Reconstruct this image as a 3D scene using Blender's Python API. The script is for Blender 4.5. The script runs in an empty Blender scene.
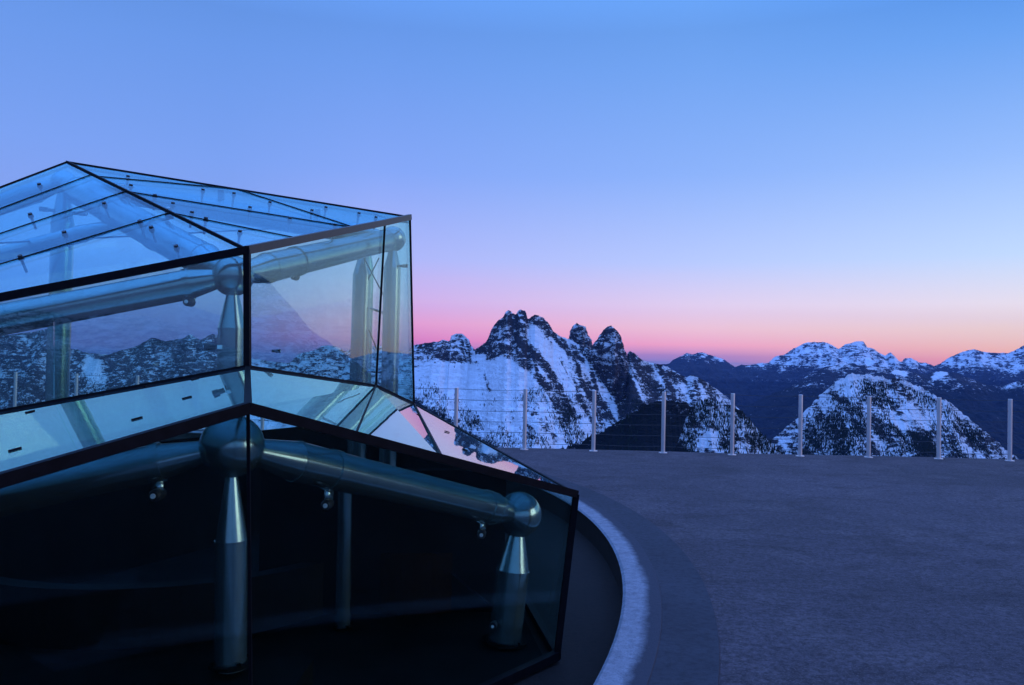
import bpy, bmesh, math, random
import numpy as np
from mathutils import Vector, Matrix, noise
random.seed(7); rng = np.random.default_rng(7)
R = math.radians
scene = bpy.context.scene
col = scene.collection

# ---------------------------------------------------------------- camera
H = 1.65; F = 796.0; W0, H0 = 1024, 685
pitch = math.atan((358.5 - 342.5) / F); roll = R(1.15)
fwd = Vector((0, math.cos(pitch), math.sin(pitch)))
up0 = Vector((0, -math.sin(pitch), math.cos(pitch))); r0 = Vector((1, 0, 0))
rt = r0 * math.cos(roll) + up0 * math.sin(roll)
up = up0 * math.cos(roll) - r0 * math.sin(roll)
CAM = Vector((0, 0, H))
cd = bpy.data.cameras.new('camera'); cam = bpy.data.objects.new('camera', cd); col.objects.link(cam)
cd.sensor_width = 36; cd.lens = 36 * F / W0; cd.clip_start = 0.05; cd.clip_end = 120000
m = Matrix.Identity(4)
for i in range(3):
    m[i][0] = rt[i]; m[i][1] = up[i]; m[i][2] = -fwd[i]; m[i][3] = CAM[i]
cam.matrix_world = m
scene.camera = cam

def ray(px, py):
    d = fwd + rt * ((px - W0 / 2) / F) + up * ((H0 / 2 - py) / F)
    return d / d.y                        # y = 1
def at(px, py, t):                        # point at forward distance t
    return CAM + ray(px, py) * t
def plane(a, b, c):
    n = (b - a).cross(c - a).normalized()
    return (n, n.dot(a))
def hit(px, py, pl):
    d = ray(px, py)
    return CAM + d * ((pl[1] - pl[0].dot(CAM)) / pl[0].dot(d))
def ground_hit(px, py, z):
    return hit(px, py, (Vector((0, 0, 1)), z))
def proj(x, y, z):                        # numpy arrays -> pixels
    dx, dy, dz = x - CAM.x, y - CAM.y, z - CAM.z
    w = dx * fwd.x + dy * fwd.y + dz * fwd.z
    a = dx * rt.x + dy * rt.y + dz * rt.z
    b = dx * up.x + dy * up.y + dz * up.z
    return W0 / 2 + F * a / w, H0 / 2 - F * b / w

# ---------------------------------------------------------------- materials
def lin(c):
    return tuple(((v / 255) / 12.92 if v / 255 <= .04045 else ((v / 255 + .055) / 1.055) ** 2.4) for v in c)
class NT:
    def __init__(s, name):
        s.m = bpy.data.materials.new(name); s.m.use_nodes = True
        s.t = s.m.node_tree; s.n = s.t.nodes; s.n.clear()
        s.out = s.n.new('ShaderNodeOutputMaterial')
    def add(s, kind, **kw):
        nd = s.n.new(kind)
        for k, v in kw.items():
            if k in nd.inputs.keys() if hasattr(nd, 'inputs') else False: nd.inputs[k].default_value = v
            else: setattr(nd, k, v)
        return nd
    def link(s, a, b): s.t.links.new(a, b)
    def math(s, op, a, b=None, clamp=False):
        nd = s.n.new('ShaderNodeMath'); nd.operation = op; nd.use_clamp = clamp
        for i, v in enumerate((a, b)):
            if v is None: continue
            if isinstance(v, (int, float)): nd.inputs[i].default_value = v
            else: s.link(v, nd.inputs[i])
        return nd.outputs[0]
    def mixc(s, fac, a, b):
        nd = s.n.new('ShaderNodeMix'); nd.data_type = 'RGBA'
        if isinstance(fac, (int, float)): nd.inputs[0].default_value = fac
        else: s.link(fac, nd.inputs[0])
        for i, v in ((6, a), (7, b)):
            if isinstance(v, tuple): nd.inputs[i].default_value = (*v[:3], 1)
            else: s.link(v, nd.inputs[i])
        return nd.outputs[2]
    def noise(s, scale, detail=4, rough=.55, vec=None, dist=0):
        nd = s.n.new('ShaderNodeTexNoise'); nd.inputs['Scale'].default_value = scale
        nd.inputs['Detail'].default_value = detail; nd.inputs['Roughness'].default_value = rough
        nd.inputs['Distortion'].default_value = dist
        if vec is not None: s.link(vec, nd.inputs['Vector'])
        return nd.outputs['Fac']
    def ramp(s, fac, lo, hi):
        nd = s.n.new('ShaderNodeMapRange'); nd.inputs[1].default_value = lo; nd.inputs[2].default_value = hi
        nd.clamp = True; s.link(fac, nd.inputs[0]); return nd.outputs[0]
    def pos(s):
        return s.n.new('ShaderNodeNewGeometry').outputs['Position']
    def objco(s):
        return s.n.new('ShaderNodeTexCoord').outputs['Object']
    def bsdf(s, color, rough=.7, metal=0., bump=None, bstr=.3, bdist=.02, spec=.5):
        b = s.n.new('ShaderNodeBsdfPrincipled')
        if isinstance(color, tuple): b.inputs['Base Color'].default_value = (*color[:3], 1)
        else: s.link(color, b.inputs['Base Color'])
        if isinstance(rough, (int, float)): b.inputs['Roughness'].default_value = rough
        else: s.link(rough, b.inputs['Roughness'])
        b.inputs['Metallic'].default_value = metal
        b.inputs['Specular IOR Level'].default_value = spec
        if bump is not None:
            bn = s.n.new('ShaderNodeBump'); bn.inputs['Strength'].default_value = bstr
            bn.inputs['Distance'].default_value = bdist
            s.link(bump, bn.inputs['Height']); s.link(bn.outputs[0], b.inputs['Normal'])
        s.link(b.outputs[0], s.out.inputs[0]); return b

def mat_steel(name, base, rough=.3, metal=.92):
    t = NT(name); p = t.objco()
    n1 = t.noise(9, 5, .6, p); n2 = t.noise(60, 3, .6, p); n3 = t.noise(2.2, 3, .5, p)
    c = t.mixc(t.ramp(n1, .3, .75), tuple(v * .86 for v in base), base)
    c = t.mixc(t.math('MULTIPLY', t.ramp(n3, .45, .7), .4), c, tuple(v * .75 for v in base))
    r = t.math('ADD', t.math('MULTIPLY', n2, .07), rough - .03)
    t.bsdf(c, r, metal, n1, .02, .004); return t.m
def mat_plain(name, base, rough=.6, var=.25, scale=20, metal=0, bstr=.2, spec=.5):
    t = NT(name); p = t.objco(); n = t.noise(scale, 5, .6, p)
    c = t.mixc(t.ramp(n, .3, .7), tuple(v * (1 - var) for v in base), tuple(v * (1 + var) for v in base))
    t.bsdf(c, rough, metal, n, bstr, .01, spec); return t.m
def mat_glass(name, trans, refl, f0, dirt=.03):
    t = NT(name)
    g = t.n.new('ShaderNodeNewGeometry')
    dp = t.n.new('ShaderNodeVectorMath'); dp.operation = 'DOT_PRODUCT'
    t.link(g.outputs['Incoming'], dp.inputs[0]); t.link(g.outputs['Normal'], dp.inputs[1])
    c = t.math('ABSOLUTE', dp.outputs['Value'])
    om = t.math('SUBTRACT', 1, c, True)
    p5 = t.math('POWER', om, 5.0)
    fr = t.math('ADD', t.math('MULTIPLY', p5, 1 - f0), f0, True)
    tr = t.n.new('ShaderNodeBsdfTransparent'); tr.inputs[0].default_value = (*trans, 1)
    gl = t.n.new('ShaderNodeBsdfAnisotropic' if False else 'ShaderNodeBsdfGlossy')
    gl.inputs['Roughness'].default_value = .012; gl.inputs['Color'].default_value = (*refl, 1)
    # very slight pane waviness
    n = t.noise(1.3, 2, .5, t.objco()); bn = t.n.new('ShaderNodeBump')
    bn.inputs['Strength'].default_value = .05; bn.inputs['Distance'].default_value = .02
    t.link(n, bn.inputs['Height']); t.link(bn.outputs[0], gl.inputs['Normal'])
    mx = t.n.new('ShaderNodeMixShader'); t.link(fr, mx.inputs[0]); t.link(tr.outputs[0], mx.inputs[1]); t.link(gl.outputs[0], mx.inputs[2])
    df = t.n.new('ShaderNodeBsdfDiffuse'); df.inputs[0].default_value = (.55, .7, .75, 1)
    d = t.noise(3, 6, .7, t.objco()); d2 = t.noise(45, 4, .7, t.objco())
    df_f = t.math('MULTIPLY', t.ramp(t.math('MULTIPLY', d, d2), .15, .45), dirt * 2)
    m2 = t.n.new('ShaderNodeMixShader'); t.link(df_f, m2.inputs[0]); t.link(mx.outputs[0], m2.inputs[1]); t.link(df.outputs[0], m2.inputs[2])
    t.link(m2.outputs[0], t.out.inputs[0]); return t.m

M_steel = mat_steel('galvanised_steel', (.37, .47, .47), .22)
M_post = mat_steel('stainless_post', (.86, .80, .77), .38, .7)
M_cable = mat_plain('dark_cable', (.06, .06, .07), .45, metal=.6)
M_black = mat_plain('black_profile', (.006, .006, .008), .5, bstr=.05, spec=.04)
M_eave = mat_plain('bronze_profile', (.030, .020, .019), .35, bstr=.05, spec=.4)
M_rubber = mat_plain('black_rubber', (.012, .012, .013), .5)
M_white = mat_plain('white_cap', (.75, .75, .75), .3)
M_gl_up = mat_glass('tinted_wall_glass', (.85, .965, .935), (.80, .97, .98), .05)
M_gl_roof = mat_glass('tinted_roof_glass', (.68, .88, .90), (.60, .88, .96), .045)
M_gl_skirt = mat_glass('coated_skirt_glass', (.45, .64, .66), (.74, .97, .97), .44, .03)
M_gl_low = mat_glass('dark_wall_glass', (.87, .975, .95), (.6, .95, 1), .012, .0)
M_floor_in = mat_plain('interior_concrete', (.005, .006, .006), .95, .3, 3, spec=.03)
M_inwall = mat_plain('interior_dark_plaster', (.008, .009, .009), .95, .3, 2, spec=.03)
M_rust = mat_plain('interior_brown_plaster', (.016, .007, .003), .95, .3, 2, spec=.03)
M_light = mat_plain('pale_box', (.8, .85, .8), .4)

def mat_deck():
    t = NT('terrace_coating'); p = t.pos()
    big = t.noise(.30, 7, .7, p, .6); mid = t.noise(1.6, 6, .65, p, .8); fine = t.noise(22, 6, .8, p); grit = t.noise(75, 4, .8, p)
    mp = t.n.new('ShaderNodeMapping'); mp.inputs['Scale'].default_value = (.8, 1.7, 1); mp.inputs['Rotation'].default_value = (0, 0, R(-14)); t.link(p, mp.inputs[0])
    streak = t.noise(1.1, 7, .7, mp.outputs[0], 1.2)
    a, b = (.058, .045, .050), (.130, .098, .110)
    c = t.mixc(t.ramp(big, .3, .7), a, b)
    c = t.mixc(t.math('MULTIPLY', t.ramp(streak, .52, .62), .5), c, (.018, .011, .012))
    c = t.mixc(t.math('MULTIPLY', t.ramp(mid, .50, .72), .4), c, (.22, .17, .165))
    c = t.mixc(t.math('MULTIPLY', t.ramp(fine, .42, .58), .75), c, (.018, .014, .016))
    pat = t.noise(5.5, 6, .75, p, .7)
    c = t.mixc(t.math('MULTIPLY', t.ramp(pat, .48, .66), .4), c, (.022, .015, .016))
    c = t.mixc(t.math('MULTIPLY', t.ramp(grit, .55, .66), .65), c, (.25, .19, .19))
    h = t.math('ADD', t.math('MULTIPLY', fine, 1.2), t.math('ADD', t.math('MULTIPLY', grit, .5), t.math('MULTIPLY', streak, 1.5)))
    t.bsdf(c, .85, 0, h, .7, .012, .25); return t.m
def mat_conc(name, base, var=.3):
    t = NT(name); p = t.pos()
    a = t.noise(1.5, 6, .65, p, .5); b = t.noise(22, 5, .7, p); g = t.noise(120, 3, .7, p)
    c = t.mixc(t.ramp(a, .3, .7), tuple(v * (1 - var) for v in base), base)
    c = t.mixc(t.math('MULTIPLY', t.ramp(b, .45, .68), .6), c, tuple(v * .30 for v in base))
    t.bsdf(c, .92, 0, t.math('ADD', b, t.math('MULTIPLY', g, .6)), .6, .008, .3); return t.m
M_deck = mat_deck()
def mat_band(cx, cy, r0):
    t = NT('worn_kerb_band'); p = t.pos()
    vd = t.n.new('ShaderNodeVectorMath'); vd.operation = 'DISTANCE'; vd.inputs[1].default_value = (cx, cy, 0); t.link(p, vd.inputs[0])
    a = t.noise(2.2, 6, .7, p, .5); b = t.noise(16, 6, .75, p); g = t.noise(90, 3, .7, p)
    d = t.math('ADD', vd.outputs['Value'], t.math('MULTIPLY', t.math('SUBTRACT', a, .5), .10)); d = t.math('ADD', d, t.math('MULTIPLY', t.math('SUBTRACT', b, .5), .05))
    c = t.mixc(t.ramp(b, .35, .7), (.31, .30, .32), (.17, .165, .18))
    c = t.mixc(t.ramp(d, r0 + .13, r0 + .19), c, (.046, .044, .054))
    c = t.mixc(t.math('MULTIPLY', t.ramp(g, .5, .7), .5), c, (.06, .055, .065))
    t.bsdf(c, .92, 0, t.math('ADD', b, t.math('MULTIPLY', g, .6)), .8, .01, .3); return t.m
M_ring = mat_conc('smooth_kerb_ring', (.050, .048, .058), .3)
M_pit = mat_conc('dark_pit_gravel', (.016, .009, .007))

def mat_mountain(name, rockc=(.036, .035, .042), snow=(.92, .93, .95), patch=1.0, fscale=1.0):
    """rock/snow cover stored per vertex (attribute 'rock'), broken up by procedural noise"""
    t = NT(name); p = t.pos()
    at_ = t.n.new('ShaderNodeAttribute'); at_.attribute_name = 'rock'
    fo = t.n.new('ShaderNodeAttribute'); fo.attribute_name = 'wood'
    mp = t.n.new('ShaderNodeMapping'); mp.inputs['Scale'].default_value = (1, 1, 3.0); t.link(p, mp.inputs[0])
    n1 = t.noise(.018 * fscale, 8, .7, mp.outputs[0], .6); n2 = t.noise(.06 * fscale, 6, .75, p, .3)
    n3 = t.noise(.16 * fscale, 4, .75, p)
    mp2 = t.n.new('ShaderNodeMapping'); mp2.inputs['Scale'].default_value = (.4, .4, 1.8); mp2.inputs['Rotation'].default_value = (R(10), R(22), 0); t.link(p, mp2.inputs[0])
    n4 = t.noise(.075 * fscale, 5, .8, mp2.outputs[0], .5)
    nz = None
    for nn, am in ((n1, 2.0), (n2, 1.7), (n3, 1.3), (n4, 2.3)):
        q = t.math('MULTIPLY', t.math('SUBTRACT', nn, .5), am * patch)
        nz = q if nz is None else t.math('ADD', nz, q)
    amp = t.math('ADD', t.math('MULTIPLY', at_.outputs['Fac'], 1.25), .22)      # calm snowfields, broken rock
    v = t.math('ADD', at_.outputs['Fac'], t.math('MULTIPLY', nz, t.math('MINIMUM', amp, 1.0)))
    f = t.ramp(v, .45, .56)
    rc = t.mixc(t.ramp(n2, .3, .7), tuple(x * .55 for x in rockc), tuple(x * 1.25 for x in rockc))
    sc = t.mixc(t.ramp(n1, .3, .75), tuple(x * .84 for x in snow), snow)
    c = t.mixc(f, sc, rc)
    wv = t.math('ADD', fo.outputs['Fac'], t.math('MULTIPLY', t.math('SUBTRACT', n2, .5), 1.2))
    c = t.mixc(t.ramp(wv, .45, .6), c, (.006, .009, .010))
    t.bsdf(c, .9, 0, t.math('ADD', t.math('MULTIPLY', n1, 1.0), t.math('ADD', t.math('MULTIPLY', n2, .6), t.math('MULTIPLY', f, .25))), 1, 16 / fscale, .15); return t.m
M_mtn = mat_mountain('snow_and_rock')
M_far = mat_mountain('far_snow_and_rock', (.026, .030, .038), fscale=.28)
M_tower = mat_mountain('dark_dolomite_rock', (.045, .042, .05), fscale=1.0)
M_tree = mat_plain('dark_conifer', (.016, .024, .018), .9, .4, .2, spec=.1)

# ---------------------------------------------------------------- object helpers
def tag(o, label=None, cat=None, group=None, kind=None):
    if label: o['label'] = label
    if cat: o['category'] = cat
    if group: o['group'] = group
    if kind: o['kind'] = kind
    return o
def empty(name, loc=(0, 0, 0)):
    o = bpy.data.objects.new(name, None); o.location = loc; o.empty_display_size = .3; col.objects.link(o); return o
def mesh_obj(name, verts, faces, mat, parent=None, smooth=False, mats=None, fm=None):
    me = bpy.data.meshes.new(name); me.from_pydata([tuple(v) for v in verts], [], faces); me.update()
    for mm in (mats or [mat]): me.materials.append(mm)
    if fm:
        for i, k in enumerate(fm): me.polygons[i].material_index = k
    if smooth: me.polygons.foreach_set('use_smooth', [True] * len(me.polygons))
    o = bpy.data.objects.new(name, me); col.objects.link(o)
    if parent is not None:
        o.parent = parent; o.matrix_parent_inverse = Matrix.Translation(parent.location).inverted() if parent.type == 'EMPTY' else Matrix.Identity(4)
    return o
class MB:
    def __init__(s): s.v = []; s.f = []; s.fm = []
    def add(s, vs, fs, mi=0):
        k = len(s.v); s.v += [Vector(v) for v in vs]; s.f += [tuple(i + k for i in f) for f in fs]; s.fm += [mi] * len(fs)
    def box(s, c, ax, ay, az, mi=0):      # centre, half-axis vectors
        vs = [c + ax * i + ay * j + az * k for i in (-1, 1) for j in (-1, 1) for k in (-1, 1)]
        s.add(vs, [(0, 1, 3, 2), (4, 6, 7, 5), (0, 4, 5, 1), (2, 3, 7, 6), (0, 2, 6, 4), (1, 5, 7, 3)], mi)
    def bar(s, a, b, w, h, upv=Vector((0, 0, 1)), mi=0):
        d = (b - a).normalized(); sd = d.cross(upv)
        if sd.length < 1e-4: sd = d.cross(Vector((1, 0, 0)))
        sd.normalize(); u = sd.cross(d).normalized()
        s.box((a + b) / 2, (b - a) / 2, sd * w / 2, u * h / 2, mi)
    def rev(s, a, b, prof, n=40, mi=0):   # prof: list of (distance along a->b, radius); duplicate rings give crisp edges
        d = (b - a).normalized(); q = d.orthogonal().normalized(); r = d.cross(q)
        rings = []
        segs = list(zip(prof[:-1], prof[1:]))
        for (l0, r_0), (l1, r_1) in segs:
            if abs(l0 - l1) < 1e-6 and abs(r_0 - r_1) < 1e-6: continue
            vs = []
            for l, rr in ((l0, r_0), (l1, r_1)):
                for k in range(n):
                    an = 2 * math.pi * k / n
                    vs.append(a + d * l + q * (rr * math.cos(an)) + r * (rr * math.sin(an)))
            s.add(vs, [(k, (k + 1) % n, n + (k + 1) % n, n + k) for k in range(n)], mi)
    def ball(s, c, r, mi=0, n=36, squash=1):
        vs = []; m_ = n // 2
        for i in range(m_ + 1):
            th = math.pi * i / m_
            for k in range(n):
                an = 2 * math.pi * k / n
                vs.append(c + Vector((r * math.sin(th) * math.cos(an), r * math.sin(th) * math.sin(an), r * squash * math.cos(th))))
        s.add(vs, [(i * n + k, (i + 1) * n + k, (i + 1) * n + (k + 1) % n, i * n + (k + 1) % n) for i in range(m_) for k in range(n)], mi)
    def build(s, name, mats, parent=None, smooth=False):
        if not isinstance(mats, (list, tuple)): mats = [mats]
        return mesh_obj(name, s.v, s.f, None, parent, smooth, mats, s.fm)

# ================================================================= terrain
def fbm(x, y, sc, oct_=6, H_=.9, seed=0.):
    return noise.fractal(Vector((x * sc + seed, y * sc - seed * .7, seed * 1.3)), H_, 2.1, oct_)
def ridged(x, y, sc, oct_=6, seed=0.):
    return noise.ridged_multi_fractal(Vector((x * sc + seed, y * sc + seed, seed)), .9, 2.1, oct_, 1.0, 2.0)
def interp(prof, xs):
    p = sorted(prof); return np.interp(xs, [a for a, _ in p], [b for _, b in p])
def seg_dist(px, py, line):
    best = np.full(px.shape, 1e9)
    for (x0, y0), (x1, y1) in zip(line[:-1], line[1:]):
        dx, dy = x1 - x0, y1 - y0; L = dx * dx + dy * dy
        t = np.clip(((px - x0) * dx + (py - y0) * dy) / L, 0, 1)
        best = np.minimum(best, np.hypot(px - x0 - t * dx, py - y0 - t * dy))
    return best

FLAT = True
def mountain(name, prof, D, zb, run, mat, step=2.0, rows=120, back=0.8, amp=60, sc=.002, seed=0., rock=None, wood=None,
             rough=.8, gpow=.85, dvar=0, label=None, x_at=.5, steps=0.):
    """a ridge whose crest follows prof, D metres away, with a front face of depth run and a back face"""
    xs = np.arange(prof[0][0], prof[-1][0] + .01, step)
    ys = interp(prof, xs)
    nb = rows // 4; flat = FLAT
    ts = list(-np.linspace(1, 0, nb, endpoint=False)) + list(np.linspace(0, 1, rows))
    V = []; n = len(xs)
    for i, (px, py) in enumerate(zip(xs, ys)):
        Dd = D + dvar * fbm(px * .02, 3.1, 1, 3, seed=seed)
        crest = at(px, py + rough * (1 + 1.3 * (484 < px < 556)) * (fbm(px, 0, .35, 4, seed=seed) + 1.1 * abs(fbm(px, 5, .09, 3, seed=seed))), Dd)
        for t in ts:
            if t <= 0:
                yy = Dd + run * back * (-t); zz = crest.z + (zb - crest.z) * (-t) ** .8
                w = min(1, -t * 6)
            else:
                yy = Dd - run * t; zz = crest.z + (zb - crest.z) * t ** gpow
                w = min(1, t * 7)
            xx = crest.x * (yy / Dd) ** x_at
            if w > 0:
                a = ridged(xx, yy * .6, sc, 6, seed) ; b = fbm(xx, yy, sc * 5, 5, seed=seed + 3)
                zz -= amp * w * (1.6 - a) * .7
                zz += amp * .34 * w * b
                if steps: zz -= steps * w * (.5 + .5 * math.sin(zz / steps * 1.6 + 2.0 * b))
                if t < 0: zz = min(zz, crest.z - 2)
            V.append((xx, yy, zz))
    m_ = len(ts)
    faces = [(i * m_ + j, i * m_ + j + 1, (i + 1) * m_ + j + 1, (i + 1) * m_ + j) for i in range(n - 1) for j in range(m_ - 1)]
    o = mesh_obj(name, V, faces, mat, smooth=not flat)
    A = np.array(V); px, py = proj(A[:, 0], A[:, 1], A[:, 2])
    nm = np.zeros(len(V) * 3); o.data.vertex_normals.foreach_get('vector', nm); nz = nm.reshape(-1, 3)[:, 2]
    tt = np.tile(np.array(ts), n)
    rk = rock(px, py, A, nz, tt) if rock else np.zeros(len(V))
    wd = wood(px, py, A, nz, tt) if wood else np.zeros(len(V))
    for nm_, val in (('rock', rk), ('wood', wd)):
        a_ = o.data.attributes.new(nm_, 'FLOAT', 'POINT'); a_.data.foreach_set('value', np.asarray(val, dtype=np.float32))
    tag(o, label=label, kind='structure')
    return o, A, px, py, tt

TREE = []
def forest(name, A, dens, count, hmin, hmax, label, rows=1, step=0):
    """conifers standing on a mountain face: every tree is two stacked cones on the ground"""
    cl = np.array([max(0, .55 + 1.5 * fbm(a[0], a[1], .012, 5, seed=8.8)) for a in A])
    p = np.clip(dens, 0, None) * cl ** 1.6; p = p / p.sum()
    idx = rng.choice(len(A), size=count, p=p)
    n = 5; ang = np.arange(n) * 2 * np.pi / n
    V = []; Fc = []
    for i in idx:
        u_, v_ = rng.random(2); a0 = A[i]; x, y, z = a0 + u_ * (A[min(i + 1, len(A) - 1)] - a0) + v_ * (A[min(i + step, len(A) - 1)] - a0) - np.array([0, 0, .4])
        h = rng.uniform(hmin, hmax); r = h * rng.uniform(.17, .26); ph = rng.uniform(0, 1)
        for (z0, z1, rr) in ((-.15, .66, 1.), (.35, 1.0, .62)):
            k = len(V)
            V += [(x + r * rr * math.cos(a + ph), y + r * rr * math.sin(a + ph), z + h * z0) for a in ang] + [(x, y, z + h * z1)]
            Fc += [(k + j, k + (j + 1) % n, k + n) for j in range(n)]
    o = mesh_obj(name, V, Fc, M_tree)
    tag(o, label, 'trees', kind='stuff'); return o

sm = lambda a, lo, hi: np.clip((a - lo) / (hi - lo), 0, 1)
inside = lambda px, py, x0, y0, x1, y1, s=8: sm(px, x0 - s, x0 + s) * (1 - sm(px, x1 - s, x1 + s)) * sm(py, y0 - s, y0 + s) * (1 - sm(py, y1 - s, y1 + s))

# --- main massif (and its continuation to the left, seen through the glass)
P1 = [(-150, 322), (-80, 330), (0, 335.5), (30, 332), (50, 328), (68, 347), (84, 352), (107, 354.6), (137, 345.7), (152, 337), (165, 341), (183, 338),
      (190, 334), (200, 340), (213, 333), (235, 345), (251, 358), (270, 361), (289, 363), (299, 354), (317, 349), (322, 345), (335, 346), (345, 351),
      (363, 345), (383, 346), (396, 353), (405, 350), (415, 344.5), (427, 342.6), (437, 341.7), (444, 339.7), (449.6, 341), (451.4, 335), (456, 333),
      (463.4, 334.5), (469, 339.8), (470.6, 344.6), (474.6, 350), (482, 344.6), (487.5, 339.8), (491.5, 330), (496.3, 322), (503.3, 316.5),
      (505, 312.5), (508.8, 310), (511.5, 311.5), (513, 314.5), (515.3, 315), (518, 310.5), (521, 309), (525, 310.5), (527, 315), (527.8, 320), (530.8, 316.5),
      (535.8, 314.6), (543, 316), (549, 322.6), (553.4, 330.7), (560.7, 336.5), (569.4, 339), (578, 343.8), (592.8, 350.4), (604.5, 358.4),
      (611.8, 366.4), (617.6, 374), (623, 374), (625.5, 366), (627, 353.5), (630, 351), (635, 353), (642.4, 360), (647, 362), (659, 364), (667, 366.5), (681, 374.7),
      (687, 377.4), (692, 375), (699, 377), (708, 383), (718, 390), (727.5, 397), (740, 410), (760, 437), (780, 456), (800, 475)]
rock_lines = [([(487, 342), (509, 356), (528, 366)], 4.5), ([(517, 339), (537, 356), (550, 372), (560, 388)], 3.2), ([(537, 376), (549, 388)], 3),
    ([(531, 347), (539, 380)], 1.6), ([(553, 336), (569, 353), (583, 361)], 1.8), ([(532, 319), (550, 331)], 4.5), ([(564, 342), (578, 364), (582, 386)], 1.6),
    ([(578, 372), (589, 396)], 2), ([(592, 370), (597, 396)], 2), ([(602, 372), (616, 391)], 2), ([(611, 378), (627, 391), (632, 410)], 4),
    ([(598, 395), (606, 415)], 2), ([(616, 396), (622, 416)], 2.2), ([(500, 345), (520, 352), (530, 372)], 2), ([(635, 362), (645, 378), (655, 395)], 4.5), ([(560, 360), (572, 384)], 1.2),
    ([(438, 356), (452, 360), (469, 360)], 2.2), ([(420, 349), (440, 350)], 2), ([(486, 352), (476, 350), (488, 346)], 2.5), ([(496, 324), (512, 322), (526, 326)], 2.5), ([(488, 334), (510, 338), (524, 344)], 2)]
def rock1(px, py, A, nz, tt):
    v = np.full(px.shape, .20)
    st = np.array([fbm((x * .90 - y * .45) * .16, (x * .45 + y * .9) * .028, 1, 5, seed=4.4) for x, y in zip(px, py)])
    v += .42 * st * inside(px, py, 478, 300, 720, 440, 10) + .16 * st
    v += .5 * inside(px, py, 415, 330, 470, 360, 3) * (.55 + .35 * np.sin(py * 1.25 + px * .03))
    v += .40 * inside(px, py, 484, 305, 550, 358, 5)
    v += .20 * inside(px, py, 560, 345, 640, 425, 8)
    v += .28 * inside(px, py, 622, 350, 700, 410, 5)
    v += .46 * (1 - sm(px, 225, 262)) + .25 * inside(px, py, 262, 340, 412, 420, 10)
    v += .15 * (1 - sm(nz, .35, .7))
    for ln, w in rock_lines:
        v = np.maximum(v, .80 - .45 * sm(seg_dist(px, py, ln), w * .5, w * 1.5) - .9 * sm(seg_dist(px, py, ln), w * 1.5, w * 2.2))
    for ln, w in (([(92, 366), (98, 380), (92, 394)], 9), ([(534, 330), (548, 352), (562, 372), (570, 390)], 5), ([(505, 372), (520, 395)], 14)):
        v -= .6 * (1 - sm(seg_dist(px, py, ln), w * .6, w * 1.4))
    v -= .12 * inside(px, py, 415, 366, 530, 440, 6)
    v += .18 * inside(px, py, 690, 372, 790, 470, 6) + .10 * inside(px, py, 530, 385, 690, 440, 8)
    v = np.where(tt < 0, .35, v)
    return v
def wood1(px, py, A, nz, tt):
    v = .75 * (1 - sm(seg_dist(px, py, [(412, 408), (440, 424), (462, 440), (490, 452)]), 6, 20))
    v = np.maximum(v, .34 * inside(px, py, 500, 424, 560, 470, 9))
    v = np.maximum(v, .52 * (1 - sm(px, 220, 255)) * sm(py, 368, 384)); v = np.maximum(v, .5 * inside(px, py, 672, 396, 700, 470, 7))
    v = np.maximum(v, .9 * sm(py, 470, 500)); return v * (tt > 0)
o1, A1, px1, py1, t1 = mountain('mountain', P1, 3000, -900, 1900, M_mtn, 1.25, 170, .7, 46, .0028, 1.7, rock1, wood1, .75, .80, 60, 'snow covered rocky massif with twin summit knobs behind the fence', steps=5)
d1 = wood1(px1, py1, A1, None, t1) * 1.3 + .25 * (1 - sm(seg_dist(px1, py1, [(470, 420), (480, 398), (492, 402)]), 4, 12)) \
    + .8 * (1 - sm(seg_dist(px1, py1, [(498, 442), (512, 425), (522, 404), (540, 392)]), 4, 12)) + .5 * inside(px1, py1, 550, 400, 600, 440, 8) \
    + .55 * inside(px1, py1, 640, 362, 790, 470, 6) + .3 * inside(px1, py1, 560, 350, 650, 440, 6) + .8 * (1 - sm(seg_dist(px1, py1, [(430, 395), (455, 412), (476, 430)]), 5, 15)) + .006 + 1.1 * (1 - sm(seg_dist(px1, py1, [(560, 445), (600, 427), (640, 400)]), 3, 13))
d1 = d1 * (t1 > .04) * (py1 < 475) * (px1 > -60)
forest('forest', A1, d1, 15000, 4, 9, 'scattered dark conifers on the lower snow slopes of the twin knobbed massif', step=170 + 42)

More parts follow.
